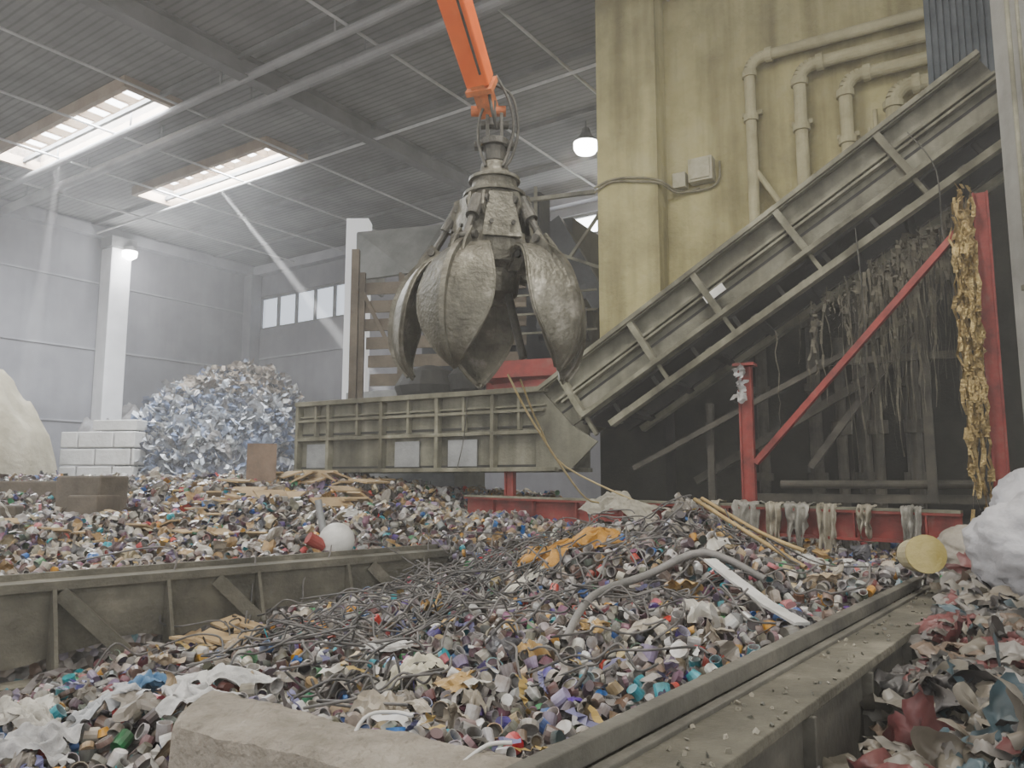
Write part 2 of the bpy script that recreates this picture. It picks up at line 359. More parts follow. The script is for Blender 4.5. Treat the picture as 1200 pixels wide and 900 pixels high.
g=G(); g.bar(B0+Vector((0,0,.2)),B1+Vector((0,0,.2)),.26,.03); g.done('dust_layer',M['conv'],red)
us=empty('conveyor_substructure')
g=G()
g.bar((4.0,1.0,.2),(5.8,1.0,2.6),.1,.1,M4=CM); g.bar((2.2,1.2,.0),(5.0,1.2,1.6),.12,.12,M4=CM)
g.cyl((3.6,.8,-.05),(6.2,.8,-.05),.06,M4=CM)
for x in (4.4,4.9,5.4): g.cyl((x,1.5,-1),(x,1.5,2.2),.08,M4=CM)
for x in (4.4,4.9,5.4): g.cyl((x,1.5,.7),(x,1.5,.9),.15,M4=CM)
g.box((4.8,.9,-.25),(3.2,.1,.12),CM)
g.bar((1.4,.5,.2),(5.4,.5,2.2),.08,.08,M4=CM); g.bar((5.6,.6,-.3),(5.6,.6,3.0),.12,.12,up=(0,1,0),M4=CM); g.bar((4.2,.6,1.7),(6.2,.6,1.7),.08,.1,M4=CM); g.bar((2.6,.7,-.3),(2.6,.7,1.2),.1,.1,up=(0,1,0),M4=CM)
g.done('braces',grime('dark_steel',(.03,.028,.022),(.085,.078,.06),2,.8),us)
g=G()
hv=[];N=26
for i in range(N+1):
    x=5.98+ (i/N)*.98; off=(.05 if i%2 else 0)
    y=10.55-(i/N)*.45-off
    hv+= [(x,y,8.5),(x,y,5.2-(.55*min(1,i/10)))]
g.add(hv,[(2*i,2*i+1,2*i+3,2*i+2) for i in range(N)])
hood=g.done('corrugated_chute_hood',grime('blue_grey_sheet',(.04,.052,.06),(.085,.10,.11),2,.6,.3)); sm=hood.modifiers.new('s','SOLIDIFY'); sm.thickness=.03
g=G()
g.box((6.17,8.6,(H+FZ)/2),(.7,.5,H-FZ),rot=0)
g.done('concrete_column',grime('grey_column',(.20,.20,.185),(.30,.30,.275),1.2,.85,streak=.5),bevel=.02)
g=G()
g.cyl((5.66,8.3,-.6),(5.66,8.3,8),.025); g.cyl((5.76,8.28,-.6),(5.76,8.28,8),.02); g.box((5.74,8.3,2.1),(.3,.1,.06))
g.done('column_conduit',M['conv'])
# ------------------------------------------------------------ grapple
GX,GY=-.20,8.5
gp=empty('orange_peel_grapple')
ctr=Vector((GX,GY,0))
g=G()
g.lathe([(.30,2.30),(.40,2.36),(.42,2.60),(.38,2.68),(.38,2.85),(.34,3.0),(.31,3.20),(.26,3.25),(.25,3.40),(.17,3.48),(.15,3.58),(.08,3.62)],ctr,28)
g.lathe([(.12,1.95),(.26,2.05),(.30,2.3)],ctr,20)
for zz_,rr_ in((2.66,.41),(2.9,.37),(3.2,.33),(3.38,.27)): g.lathe([(rr_,zz_-.02),(rr_+.025,zz_-.02),(rr_+.025,zz_+.02),(rr_,zz_+.02)],ctr,28)
g.done('hub',M['grap'],gp,bevel=.006)
NT=5; th0=math.radians(-114)
gb=G(); gc=G(); gt=G()
prof=[(.34,2.28),(.50,2.48),(.74,2.44),(.96,2.24),(1.09,1.97),(1.13,1.72),(1.12,1.50),(1.05,1.30),(.90,1.13)]
wid=[.11,.15,.24,.36,.43,.41,.31,.17,.008]
def cat(L,t):
    n=len(L)-1; x=t*n; i=min(int(x),n-1); u=x-i
    a=L[max(i-1,0)];b=L[i];c=L[i+1];d=L[min(i+2,n)]
    return .5*((2*b)+(c-a)*u+(2*a-5*b+4*c-d)*u*u+(3*b-a-3*c+d)*u**3)
PR=[p[0] for p in prof];PZ=[p[1] for p in prof]
CV=.5
for k in range(NT):
    th=th0+k*2*math.pi/NT; er=Vector((math.cos(th),math.sin(th),0)); et=Vector((-math.sin(th),math.cos(th),0)); up=Vector((0,0,1))
    T=G(); nu,nv=30,8; vs=[]
    def pt(t,s,o=0):
        r=cat(PR,t); z=cat(PZ,t); w=max(cat(wid,t),.006)
        f=abs(s)**1.1
        return ctr+er*(r-CV*w*f+o)+et*(w*s)+up*(z-.02*w*f)
    for i in range(nu+1):
        for j in range(nv+1): vs.append(pt(i/nu,-1+2*j/nv))
    fs=[(i*(nv+1)+j,i*(nv+1)+j+1,(i+1)*(nv+1)+j+1,(i+1)*(nv+1)+j) for i in range(nu) for j in range(nv)]
    T.add(vs,fs); o=T.done('tine_shell',M['grap'],gp,smooth=False); sm=o.modifiers.new('s','SOLIDIFY'); sm.thickness=.03; sm.offset=-1
    for i in range(nu-1):
        gb.bar(pt(i/nu,0,.025),pt((i+1.05)/nu,0,.025),.08*(1-.5*i/nu),.12*(1-.5*i/nu),up=er)
        for sgn in(-1,1):
            gb.bar(pt(i/nu,.96*sgn,.005),pt((i+1.05)/nu,.96*sgn,.005),.035,.05,up=er)
            if 6<i<22: gb.bar(pt(i/nu,.5*sgn,.006),pt((i+1.05)/nu,.5*sgn,.006),.03,.015,up=er)
    for tt in (.36,.62):
        for j in range(8): gb.bar(pt(tt,-.95+j*.2375,.004),pt(tt,-.95+(j+1)*.2375,.004),.02,.05)
    for sgn in(-1,1):
        o_=et*sgn*.085
        gb.poly([ctr+er*.28+up*3.18+o_,ctr+er*.44+up*3.12+o_,ctr+er*.48+up*2.95+o_,ctr+er*.40+up*2.78+o_,ctr+er*.28+up*2.8+o_],.03,nrm=et)
        gb.poly([ctr+er*.34+up*2.70+o_,ctr+er*.50+up*2.64+o_,ctr+er*.56+up*2.43+o_,ctr+er*.46+up*2.24+o_,ctr+er*.28+up*2.26+o_],.035,nrm=et)
        gb.poly([ctr+er*.54+up*2.48+o_*.8,ctr+er*.70+up*2.64+o_*.8,ctr+er*.84+up*2.46+o_*.8,ctr+er*.96+up*2.18+o_*.8],.03,nrm=et)
    gc.cyl(ctr+er*.41+up*3.05,ctr+er*.55+up*2.80,.075,n=14); gc.cyl(ctr+er*.55+up*2.80,ctr+er*.70+up*2.55,.04,n=10)
    for rr,zz in((.41,3.03),(.70,2.54),(.46,2.42)): gc.cyl(ctr+er*rr+up*zz-et*.13,ctr+er*rr+up*zz+et*.13,.045,n=12)
    th2=th+math.pi/NT; er2=Vector((math.cos(th2),math.sin(th2),0)); et2=Vector((-math.sin(th2),math.cos(th2),0))
    gt.poly([ctr+er2*.45+up*2.60+et2*.22,ctr+er2*.45+up*2.60-et2*.22,ctr+er2*.37+up*3.12-et2*.13,ctr+er2*.37+up*3.12+et2*.13],.03)
    for s_ in(-1,1): gc.cyl(ctr+er2*.46+et2*.12*s_+up*2.75,ctr+er2*.49+et2*.12*s_+up*2.75,.025,n=8)
gb.done('brackets_and_ribs',M['grap'],gp); gc.done('hydraulic_cylinders',M['grapd'],gp); gt.done('cover_plates',M['grap'],gp)
g=G()
g.cyl(ctr+Vector((0,0,3.60)),ctr+Vector((0,0,3.78)),.13); g.cyl(ctr+Vector((0,0,3.78)),ctr+Vector((0,0,3.86)),.17)
g.box(ctr+Vector((-.08,0,4.0)),(.04,.16,.34)); g.box(ctr+Vector((.08,0,4.0)),(.04,.16,.34)); g.cyl(ctr+Vector((-.16,0,4.05)),ctr+Vector((.16,0,4.05)),.045)
g.box(ctr+Vector((.0,0,3.80)),(.46,.12,.07))
g.box(ctr+Vector((-.03,0,4.18)),(.10,.12,.3))
g.done('rotator',M['grapd'],gp,bevel=.008)
G().cyl(ctr+Vector((.12,-.1,2.2)),ctr+Vector((.32,-.3,1.3)),.045).done('rod',M['grapd'],gp)
curve('hoses',[[ctr+Vector(p) for p in((.02,-.1,4.6),(.16,-.12,4.3),(.22,-.1,4.0),(.16,-.1,3.7),(.1,-.15,3.5))],[ctr+Vector(p) for p in((-.02,-.1,4.5),(.2,-.1,4.35),(.27,-.08,3.95),(.18,-.08,3.6),(.05,-.15,3.45))],[ctr+Vector(p) for p in((-.04,-.1,4.4),(-.16,-.12,4.1),(-.18,-.1,3.8),(-.1,-.15,3.5))]],.018,M['grapd'],gp)
bo=empty('crane_boom')
pb=Vector((-.27,8.5,4.25)); pt_=Vector((-1.70,4.4,7.45)); 
g=G(); g.bar(pb+(pt_-pb)*.06,pt_,.27,.26,w1=.36,h1=.42); g.bar(pt_,(-6,-3,6.5),.45,.6)
g.done('stick',M['orange'],bo,bevel=.02)
g=G(); d=(pb-pt_).normalized()
g.bar(pb-d*.35,pb+d*.05,.16,.26); g.bar(pb-d*.3,pb-d*.24,.31,.30); g.cyl(pb+Vector((-.2,0,-.03)),pb+Vector((.2,0,-.03)),.06)
g.done('end_bracket',grime('worn_orange',(.3,.10,.03),(.6,.16,.04),8,.6),bo)
curve('hoses',[[pb+Vector((.0,-.2,.15)),pb+Vector((.05,-.25,-.15)),pb+Vector((.1,-.12,-.3))],[pb-d*2+Vector((0,-.27,0.02)),pb-d*1.0+Vector((0,-.24,.0)),pb-d*.3+Vector((0,-.22,0))]],.02,M['grapd'],bo)
g=G(); g.cyl((-6,-3,FZ),(-6,-3,6.5),.5); g.box((-6,-3,6.4),(1,1,.8)); g.done('pedestal',M['orange'],bo)
# ------------------------------------------------------------ hopper machine behind
hm=empty('feed_hopper_machine')
g=G()
g.poly([(-3.6,17.6,5.75),(-1.55,16.9,5.7),(-1.75,16.6,4.7),(-2.2,16.4,4.45),(-3.5,17.2,4.5)],.06)
g.poly([(-3.6,17.6,5.75),(-3.5,17.2,4.5),(-3.2,18.8,4.5),(-3.2,19.2,5.7)],.06)
g.done('hopper_panel',grime('hopper_steel',(.08,.085,.08),(.17,.175,.165),1.2,.8,.1),hm)
brn=grime('brown_steel',(.07,.055,.038),(.15,.125,.09),2,.8)
g=G()
for k,(z) in enumerate((4.15,3.75,3.35,2.95,2.55,2.15)):
    g.bar((-3.3+.05*k,16.6,z),(.3,15.9,z-.02),.05,.26)
for x in (-3.25,-2.4,-1.2): g.bar((x,16.55,1.0),(x,16.55,4.5),.12,.12,up=(0,1,0))
g.bar((-3.4,16.5,1.2),(-3.4,16.5,5.0),.16,.16,up=(0,1,0)); g.bar((-3.3,16.5,4.2),(-2.5,16.5,2.6),.08,.08)
g.done('slatted_side',brn,hm)
g=G()
g.box((.8,17.6,3.4),(2.1,1.6,4.6),rot=CA); g.box((.55,16.2,5.4),(.35,.5,1.4),rot=CA); g.bar((.9,16.4,5.6),(1.9,15.9,3.6),.2,.4); g.bar((.4,16.2,3.6),(1.7,16.0,4.0),.12,.3)
g.box((-1.0,17.4,4.4),(1.6,.8,1.4),rot=CA); g.box((-1.0,17.6,3.0),(2.4,.3,2.4),rot=CA)
g.cyl((.6,16.0,3.2),(1.6,15.7,3.2),.35)
g.done('drive_unit',grime('black_machine',(.012,.014,.016),(.04,.045,.05),1.5,.7),hm)
g=G(); g.bar((.5,15.9,4.9),(1.8,15.4,4.3),.06,.06); g.bar((.5,15.9,4.9),(.5,15.9,6.2),.07,.07,up=(0,1,0)); g.bar((1.2,15.7,4.6),(1.9,15.4,5.6),.06,.06); g.bar((-.3,16.1,5.9),(1.7,15.4,5.9),.08,.08)
for z in (3.0,3.4,3.8): g.bar((-.2,15.9,z),(1.7,15.2,z),.04,.04)
g.done('guard_rails',M['convd'],hm)
g=G(); g.box((.35,15.4,1.75),(1.6,.7,.4),rot=CA); g.poly([(-.45,15.3,1.95),(1.1,14.7,1.95),(.8,14.95,2.3),(-.1,15.3,2.3)],.3); g.done('red_guard',M['red'],hm)
g=G(); g.lathe([(.1,1.5),(.6,1.7),(.72,2.0),(.55,2.3),(.15,2.45)],(-1.7,15.9,-.1),18); g.lathe([(.1,1.4),(.35,1.6),(.4,1.9),(.2,2.1)],(-.9,15.5,.2),18); g.done('tyre_bundle',M['belt'],hm)
g=G(); g.box((-3.85,19,2),(.55,.5,9)); g.done('white_column',emis('column_glow',(.8,.82,.85),.25),hm)  # column glows by itself to look brightly lit
g=G(); g.box((-2.2,17.5,.2),(3,1.2,3.6),rot=CA); g.done('base_tank',M['plate'],hm)
# ------------------------------------------------------------ left far objects
bw=empty('concrete_block_wall')
BM=Matrix.Translation((-15.2,26.2,0))@Matrix.Rotation(math.radians(-8),4,'Z')
g=G()
row=0; z=FZ
while z<1.45:
    x=0 if row%2 else -.65
    while x<2.7:
        x0=max(x,0); x1=min(x+1.3,2.75)
        if x1>x0+.1: g.box(((x0+x1)/2,.4,z+.29),(x1-x0-.05,.8,.53),BM)
        x+=1.3
    z+=.58; row+=1
g.box((1.9,.4,z+.2),(1.6,.6,.35),BM)
g.done('blocks',M['block'],bw,bevel=.03)
def mound(name,cx,cy,rx,ry,zb,zt,mat,n=48,amp=.25,pw=1.6,sc=1.0,parent=None):
    vs=[];fs=[]
    def hf(x,y):
        r2=((x-cx)/rx)**2+((y-cy)/ry)**2
        if r2>=1: return zb
        h=(1-r2)**(1/pw); nz=noise.fractal(Vector((x*sc,y*sc,zb*3)),1,2,4)
        return zb+(zt-zb)*h+nz*amp*min(1,h*2)
    for i in range(n+1):
        for j in range(n+1):
            x=cx+(-1+2*i/n)*rx; y=cy+(-1+2*j/n)*ry; vs.append((x,y,hf(x,y)))
    for i in range(n):
        for j in range(n):
            a=i*(n+1)+j; fs.append((a,a+n+1,a+n+2,a+1))
    return G().add(vs,fs).done(name,mat,parent,smooth=True), hf
mound('sand_heap',-15.8,22.5,2.6,2.4,FZ,3.1,grime('sand',(.17,.15,.10),(.28,.25,.18),1.5,.95,0,.8,5),amp=.6,pw=2.6)
# ------------------------------------------------------------ instancer (numpy)
def rotm(N,tilt=1.0):
    q=rng.normal(size=(N,4)); 
    q[:,1:3]*=tilt; q/=np.linalg.norm(q,axis=1)[:,None]
    w,x,y,z=q.T
    return np.stack([np.stack([1-2*(y*y+z*z),2*(x*y-z*w),2*(x*z+y*w)],-1),np.stack([2*(x*y+z*w),1-2*(x*x+z*z),2*(y*z-x*w)],-1),np.stack([2*(x*z-y*w),2*(y*z+x*w),1-2*(x*x+y*y)],-1)],1)
class Inst:
    def __init__(s): s.V=[];s.C=[];s.L=[];s.T=[];s.n=0
    def add(s,V,F,pos,Rm,scale,cols):
        N=len(pos); nv=len(V)
        sc=scale if scale.ndim==2 else np.repeat(scale[:,None],3,1)
        P=V[None]*sc[:,None,:]
        P=np.einsum('nij,nkj->nki',Rm,P)+pos[:,None,:]
        s.V.append(P.reshape(-1,3)); s.C.append(np.broadcast_to(cols,(N,nv,3)).reshape(-1,3))
        fl=np.array([i for f in F for i in f]); ft=np.array([len(f) for f in F])
        L=(fl[None]+ (s.n+np.arange(N)*nv)[:,None]).ravel()
        s.L.append(L); s.T.append(np.tile(ft,N)); s.n+=N*nv
    def done(s,name,mat,smooth=False,parent=None):
        V=np.concatenate(s.V);Cc=np.concatenate(s.C);L=np.concatenate(s.L).astype(np.int32);T=np.concatenate(s.T).astype(np.int32)
        me=bpy.data.meshes.new(name); me.vertices.add(len(V)); me.vertices.foreach_set('co',V.astype(np.float32).ravel())
        me.loops.add(len(L)); me.loops.foreach_set('vertex_index',L)
        me.polygons.add(len(T)); st=np.concatenate([[0],np.cumsum(T)[:-1]]).astype(np.int32)
        me.polygons.foreach_set('loop_start',st); me.polygons.foreach_set('loop_total',T)
        me.update(calc_edges=True)
        a=me.attributes.new('Col','FLOAT_COLOR','POINT'); a.data.foreach_set('color',np.concatenate([Cc,np.ones((len(Cc),1))],1).astype(np.float32).ravel())
        me.polygons.foreach_set('use_smooth',np.full(len(T),smooth,bool))
        me.materials.append(mat); me.validate()
        o=bpy.data.objects.new(name,me); S.collection.objects.link(o)
        if parent: o.parent=parent
        else: TOP.append(o)
        return o
def T_cup(n=8,r0=.33,r1=.45,h=.8,inner=.86,floor=.06):
    V=[];
    for r,z in((r0,0),(r1,h),(r1*inner,h),(r0*inner,floor)):
        for i in range(n):
            t=2*math.pi*i/n; V.append((r*math.cos(t),r*math.sin(t),z-h/2))
    F=[]
    for j in range(3):
        for i in range(n): F.append((j*n+i,j*n+(i+1)%n,(j+1)*n+(i+1)%n,(j+1)*n+i))
    F+= [tuple(range(n))[::-1],tuple(range(3*n,4*n))]
    return np.array(V),F
def T_grid(n,kind,seed,fmax=11):
    r=np.random.default_rng(seed); u=np.linspace(-.5,.5,n+1); X,Y=np.meshgrid(u,u,indexing='ij'); Z=np.zeros_like(X); dx=np.zeros_like(X);dy=np.zeros_like(X)
    for k in range(kind):
        a=r.uniform(0,math.pi); fr=r.uniform(3,fmax); ph=r.uniform(0,6); am=r.uniform(.2,.6)/fr
        w=np.abs(np.sin((X*math.cos(a)+Y*math.sin(a))*fr+ph))
        Z+=w*am*1.6; dx+=am*np.sin(Y*fr+ph)*.8; dy+=am*np.sin(X*fr+ph)*.8
    Z-=.6*(X**2+Y**2)
    ang=np.arctan2(Y,X); rr=1+.15*np.sin(ang*3+seed)+.1*np.sin(ang*5+seed*2)
    V=np.stack([X*rr+dx,Y*rr+dy,Z-Z.mean()],-1).reshape(-1,3)
    F=[(i*(n+1)+j,(i+1)*(n+1)+j,(i+1)*(n+1)+j+1,i*(n+1)+j+1) for i in range(n) for j in range(n)]
    return V,F
def T_strip(n,seed):
    r=np.random.default_rng(seed); p=np.zeros(3); d=np.array([1.,0,0]); V=[]
    w=.06
    for i in range(n+1):
        d=d+r.normal(size=3)*.45; d/=np.linalg.norm(d); s=np.cross(d,r.normal(size=3)*.3+[0,0,1]); s/=np.linalg.norm(s)
        V+= [p-s*w,p+s*w]; p=p+d/n
    V=np.array(V); V-=V.mean(0)
    return V,[(2*i,2*i+1,2*i+3,2*i+2) for i in range(n)]
PAL=np.array([(.58,.58,.57),(.44,.43,.41),(.36,.35,.35),(.24,.23,.21),(.18,.12,.09),(.52,.49,.41),(.24,.20,.32),(.11,.05,.04),(.04,.036,.036),(.20,.08,.13),(.42,.32,.18),(.01,.33,.42),(.46,.03,.02),(.09,.05,.28),(.02,.13,.44),(.60,.30,.02),(.20,.19,.18),(.30,.27,.23),(.12,.11,.10),(.46,.12,.15),(.03,.22,.08)])
PW=np.array([8,7,6,7,8,6,4,7,8,4,4,2.6,2.8,2.2,2.6,2.4,8,8,9,1.8,1.5]);PW=PW/PW.sum()
def pick(N,pal=PAL,w=PW,j=.06):
    c=pal[rng.choice(len(pal),N,p=w)]; return np.clip(c*(1+rng.normal(size=(N,1))*.15)+rng.normal(size=(N,3))*j*.2,.01,.8)
# ------------------------------------------------------------ waste surface
LBa=np.array([-4.05,6.3]);LBb=np.array([-.86,9.43]); lbd=(LBb-LBa)/np.linalg.norm(LBb-LBa); lbn=np.array([lbd[1],-lbd[0]])
RBa=np.array([.11,2.59]);RBb=np.array([3.51,6.98]); rbd=(RBb-RBa)/np.linalg.norm(RBb-RBa); rbn=np.array([rbd[1],-rbd[0]])
CUa=np.array([-1.62,4.30]);CUb=np.array([.13,3.18]); cud=(CUb-CUa)/np.linalg.norm(CUb-CUa); cun=np.array([cud[1],-cud[0]])
if cun[1]>0: cun=-cun
PIT=np.array([(-1.7,4.9,-1.36),(-.8,4.3,-1.31),(.1,3.6,-1.24),(.5,3.3,-1.17),(-2.25,6.9,-1.38),(-1.33,8.3,-1.25),(-3.1,7.0,-1.5),(-1.0,8.9,-1.15),(-3.6,6.3,-1.6),(-.5,9.6,-.95),(0,11.5,-.66),(-.56,12.8,-.62),(-2.28,14,-.2),(1.79,8.3,-.40),(1.1,8.5,-.52),(.37,8.6,-.82),(2.25,7.2,-.70),(2.7,6.8,-.88),(.95,6,-1.02),(.48,4.6,-1.2),(0,6.4,-1.18),(-.16,4.0,-1.26),(1.47,5,-1.06),(.84,4,-1.2),(1.22,11.0,-.74),(3.9,9,-1.0),(3.4,7.8,-.92),(-3.0,4.7,-1.42),(-2.76,5.25,-1.42),(-1.9,3.7,-1.5),(-2.2,3.2,-1.55),(-3.5,5.2,-1.6),(2.4,9.6,-.85),(4.5,11,-1.1),(2.5,12,-.9),(-2.2,5.6,-1.38),(6,9,-1.2),(1.6,7.3,-.62),(-1.5,6.2,-1.3),(-.6,7.4,-1.15)])
LEFT=np.array([(-4.6,7.2,-.88),(-3.55,8.2,-.82),(-5.95,11,-.55),(-8.5,13,-.23),(-4.56,14,-.07),(-3.5,14.6,.05),(-6.9,18,.02),(-1.95,12,-.45),(-1.7,9.3,-.84),(-2.9,9,-.78),(-10,17,0),(-2.28,14,-.1),(-.56,13,-.6),(0,11.5,-.66),(-.8,9.7,-.84),(-12,15,-.2),(-6.5,7,-.9),(-9,10,-.6),(1.2,11.3,-.74),(-3.6,12,-.3),(-2.6,7.9,-.95)])
def idw(P,x,y):
    d2=(x[:,None]-P[None,:,0])**2+(y[:,None]-P[None,:,1])**2+.02
    w=d2**-1.5; return (w*P[None,:,2]).sum(1)/w.sum(1)
def sst(e0,e1_,x): t=np.clip((x-e0)/(e1_-e0),0,1); return t*t*(3-2*t)
def zf(x,y,nz=True):
    x=np.atleast_1d(np.asarray(x,float)); y=np.atleast_1d(np.asarray(y,float))
    zp=idw(PIT,x,y); zl=idw(LEFT,x,y)
    s=(x-LBa[0])*lbn[0]+(y-LBa[1])*lbn[1]; al=(x-LBa[0])*lbd[0]+(y-LBa[1])*lbd[1]
    wdt=.12+np.clip(al-4.4,0,3)*.6
    t=sst(-1,1,(s-.1)/wdt)
    z=zl*(1-t)+zp*t
    z=z-(z-FZ)*sst(19.5,23,y)
    if nz: z=z+.06*np.sin(x*3.1+y*1.7)*np.sin(y*2.7-x*.9)+.035*np.sin(x*7.3+1)*np.sin(y*6.1+2)
    return z
def sides(x,y):
    rb=(x-RBa[0])*rbn[0]+(y-RBa[1])*rbn[1]; ral=(x-RBa[0])*rbd[0]+(y-RBa[1])*rbd[1]
    return rb,ral
WP=empty('mixed_waste_pile')
def wastegrid():
    xs=np.arange(-14,8,.12); ys=np.arange(2.4,23,.12)
    X,Y=np.meshgrid(xs,ys,indexing='ij'); x=X.ravel();y=Y.ravel(); z=zf(x,y)-.05
    rb,ral=sides(x,y); z=z-1.2*sst(.05,.3,rb)*(ral<5.3)
    cu=(x-CUa[0])*cun[0]+(y-CUa[1])*cun[1]; cal=(x-CUa[0])*cud[0]+(y-CUa[1])*cud[1]
    z=z-.9*sst(.02,.3,cu)*(cal>.1)
    ny=len(ys); nx=len(xs)
    i,j=np.meshgrid(np.arange(nx-1),np.arange(ny-1),indexing='ij'); a=(i*ny+j).ravel()
    F=np.stack([a,a+ny,a+ny+1,a+1],1)
    cx=x[F].mean(1); cy=y[F].mean(1)
    wl=(cx-W0.x)*(-wd.y)+(cy-W0.y)*wd.x
    keep=~((wl>.2)&(cx>1.0))
    F=F[keep]
    me=bpy.data.meshes.new('waste_bed'); me.from_pydata(np.stack([x,y,z],1).tolist(),[],F.tolist())
    m,nt,b=newmat('mixed_waste'); tc=nt.nodes.new('ShaderNodeTexCoord'); v=nt.nodes.new('ShaderNodeTexVoronoi'); v.inputs['Scale'].default_value=16
    nt.links.new(tc.outputs['Object'],v.inputs['Vector'])
    sx=nt.nodes.new('ShaderNodeSeparateColor'); nt.links.new(v.outputs['Color'],sx.inputs['Color'])
    r=ramp(nt,[(0,(.02,.018,.015)),(.2,(.06,.05,.04)),(.35,(.10,.09,.08)),(.5,(.03,.028,.026)),(.62,(.14,.13,.12)),(.75,(.08,.055,.04)),(.88,(.09,.08,.10)),(.96,(.03,.07,.08))]); r.color_ramp.interpolation='CONSTANT'
    nt.links.new(sx.outputs[0],r.inputs['Fac']); nt.links.new(r.outputs['Color'],b.inputs['Base Color'])
    bp=nt.nodes.new('ShaderNodeBump'); bp.inputs['Strength'].default_value=.8; bp.inputs['Distance'].default_value=.06; nt.links.new(v.outputs['Distance'],bp.inputs['Height']); nt.links.new(bp.outputs['Normal'],b.inputs['Normal'])
    me.materials.append(m); o=bpy.data.objects.new('waste_bed',me); S.collection.objects.link(o); o.parent=WP
wastegrid()
def sample(N,y0,y1,tmin=-.85,tmax=.8):
    y=np.exp(rng.uniform(math.log(y0),math.log(y1),N)); x=y*rng.uniform(tmin,tmax,N)
    rb,ral=sides(x,y); cu=(x-CUa[0])*cun[0]+(y-CUa[1])*cun[1]; cal=(x-CUa[0])*cud[0]+(y-CUa[1])*cud[1]
    s=(x-LBa[0])*lbn[0]+(y-LBa[1])*lbn[1]; al=(x-LBa[0])*lbd[0]+(y-LBa[1])*lbd[1]
    wl=(x-W0.x)*(-wd.y)+(y-W0.y)*wd.x
    ok=~((rb>-.05)&(ral<5.6)&(ral>-1)) & ~((cu>-.04)&(cal>.0+.5*cu)) & ~((np.abs(s-.03)<.22)&(al<4.5)) & ~((wl>.1)&(x>1))
    ok&=~((x>4.6)&(y<10))
    return x[ok],y[ok]
# two layers of cups: an intact (non overlapping) top layer and a loose filler below it
x,y=sample(70000,2.9,19,-.82,.72)
size=rng.uniform(.072,.118,len(x))*(1+.025*np.clip(y-7,0,8))
layer=np.full(len(x),-1)
for lay,fac in((0,.84),(1,.80)):
    cell={}
    for i in np.where(layer<0)[0]:
        xi,yi,si=x[i],y[i],size[i]; cs=.17; cx_,cy_=int(xi//cs),int(yi//cs); ok=True
        for a in(-1,0,1):
            for b in(-1,0,1):
                for (xj,yj,sj) in cell.get((cx_+a,cy_+b),()):
                    if (xi-xj)**2+(yi-yj)**2<(fac*.5*(si+sj))**2: ok=False;break
                if not ok: break
            if not ok: break
        if ok: cell.setdefault((cx_,cy_),[]).append((xi,yi,si)); layer[i]=lay
m=layer>=0; x=x[m];y=y[m];size=size[m];layer=layer[m]; N=len(x)
z=zf(x,y)+size*np.where(layer==0,rng.uniform(.25,.6,N),rng.uniform(-.4,.0,N))
I=Inst()
kind=rng.choice(4,N,p=[.92,.025,.035,.02])
leftish=((x-LBa[0])*lbn[0]+(y-LBa[1])*lbn[1]<0)|(y>11)
kind=np.where(leftish&(rng.random(N)<.22),2,kind)
pos=np.stack([x,y,z],1)
var=rng.integers(0,4,N)
for v,(r0,r1,h,nn_,fl) in enumerate([(.36,.47,.62,12,.06),(.30,.46,.50,12,.05),(.42,.44,.85,12,.08),(.47,.47,.30,12,.22)]):
    m=(kind==0)&(var==v)
    V,F=T_cup(nn_,r0,r1,h,.90,fl); n=m.sum(); co=pick(n); rim=np.clip(co*.3+.38+rng.normal(size=(n,1))*.1,.1,.72); ci=np.where(rng.random((n,1))<.4,np.clip(rim*.6,0,.6),pick(n)*.45)  # inner floor colour darkened, shading put into the cup
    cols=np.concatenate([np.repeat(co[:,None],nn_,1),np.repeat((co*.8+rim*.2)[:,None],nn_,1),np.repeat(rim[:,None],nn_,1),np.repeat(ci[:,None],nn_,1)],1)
    sc=size[m][:,None]*rng.uniform(.88,1.08,(n,3)); cr=rng.random(n)<.2; sc[cr,0]*=.7
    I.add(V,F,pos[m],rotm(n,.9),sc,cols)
m=kind==1; V,F=T_cup(10,.45,.46,.08,.9,.03); n=m.sum(); I.add(V,F,pos[m],rotm(n,.5),size[m]*.9,pick(n)[:,None].repeat(len(V),1))
m=kind==2; idx=np.where(m)[0]
for k,ch in enumerate(np.array_split(idx,4)):
    V,F=T_grid(3,2,k+1); n=len(ch); far=(leftish[ch])[:,None]; sc=size[ch,None]*rng.uniform(.6,1.2,(n,3))*np.where(far,1.3,1)
    c=pick(n); warm=np.array([(.42,.30,.15),(.46,.40,.26),(.36,.24,.10),(.54,.51,.44)])[rng.integers(0,4,n)]
    c=np.where(far&(rng.random((n,1))<.55),warm,c); I.add(V,F,pos[ch]+[0,0,.015],rotm(n,.45),sc,c[:,None].repeat(len(V),1))
m=kind==3; V,F=T_cup(6,.05,.06,3.0,.8); n=m.sum(); I.add(V,F,pos[m],rotm(n,3),size[m]*rng.uniform(.4,.9,n),pick(n)[:,None].repeat(len(V),1))
I.done('plastic_cups',M['litter'],parent=WP)
I=Inst(); x,y=sample(190,3.2,18,-.8,.62); n=len(x); z=zf(x,y)+.09
for k,ch in enumerate(np.array_split(rng.permutation(n),6)):
    V,F=T_grid(10,7,20+k,22); c=np.array([(.55,.55,.53),(.40,.36,.29),(.5,.33,.12),(.25,.23,.2),(.56,.55,.50),(.06,.06,.07),(.38,.3,.2)])[rng.integers(0,7,len(ch))]
    I.add(V,F,np.stack([x,y,z],1)[ch],rotm(len(ch),.25),rng.uniform(.07,.20,(len(ch),3))*(1+.06*y[ch,None]),c[:,None].repeat(len(V),1))
x,y=sample(330,3.2,14,-.8,.62); n=len(x); z=zf(x,y)+.10
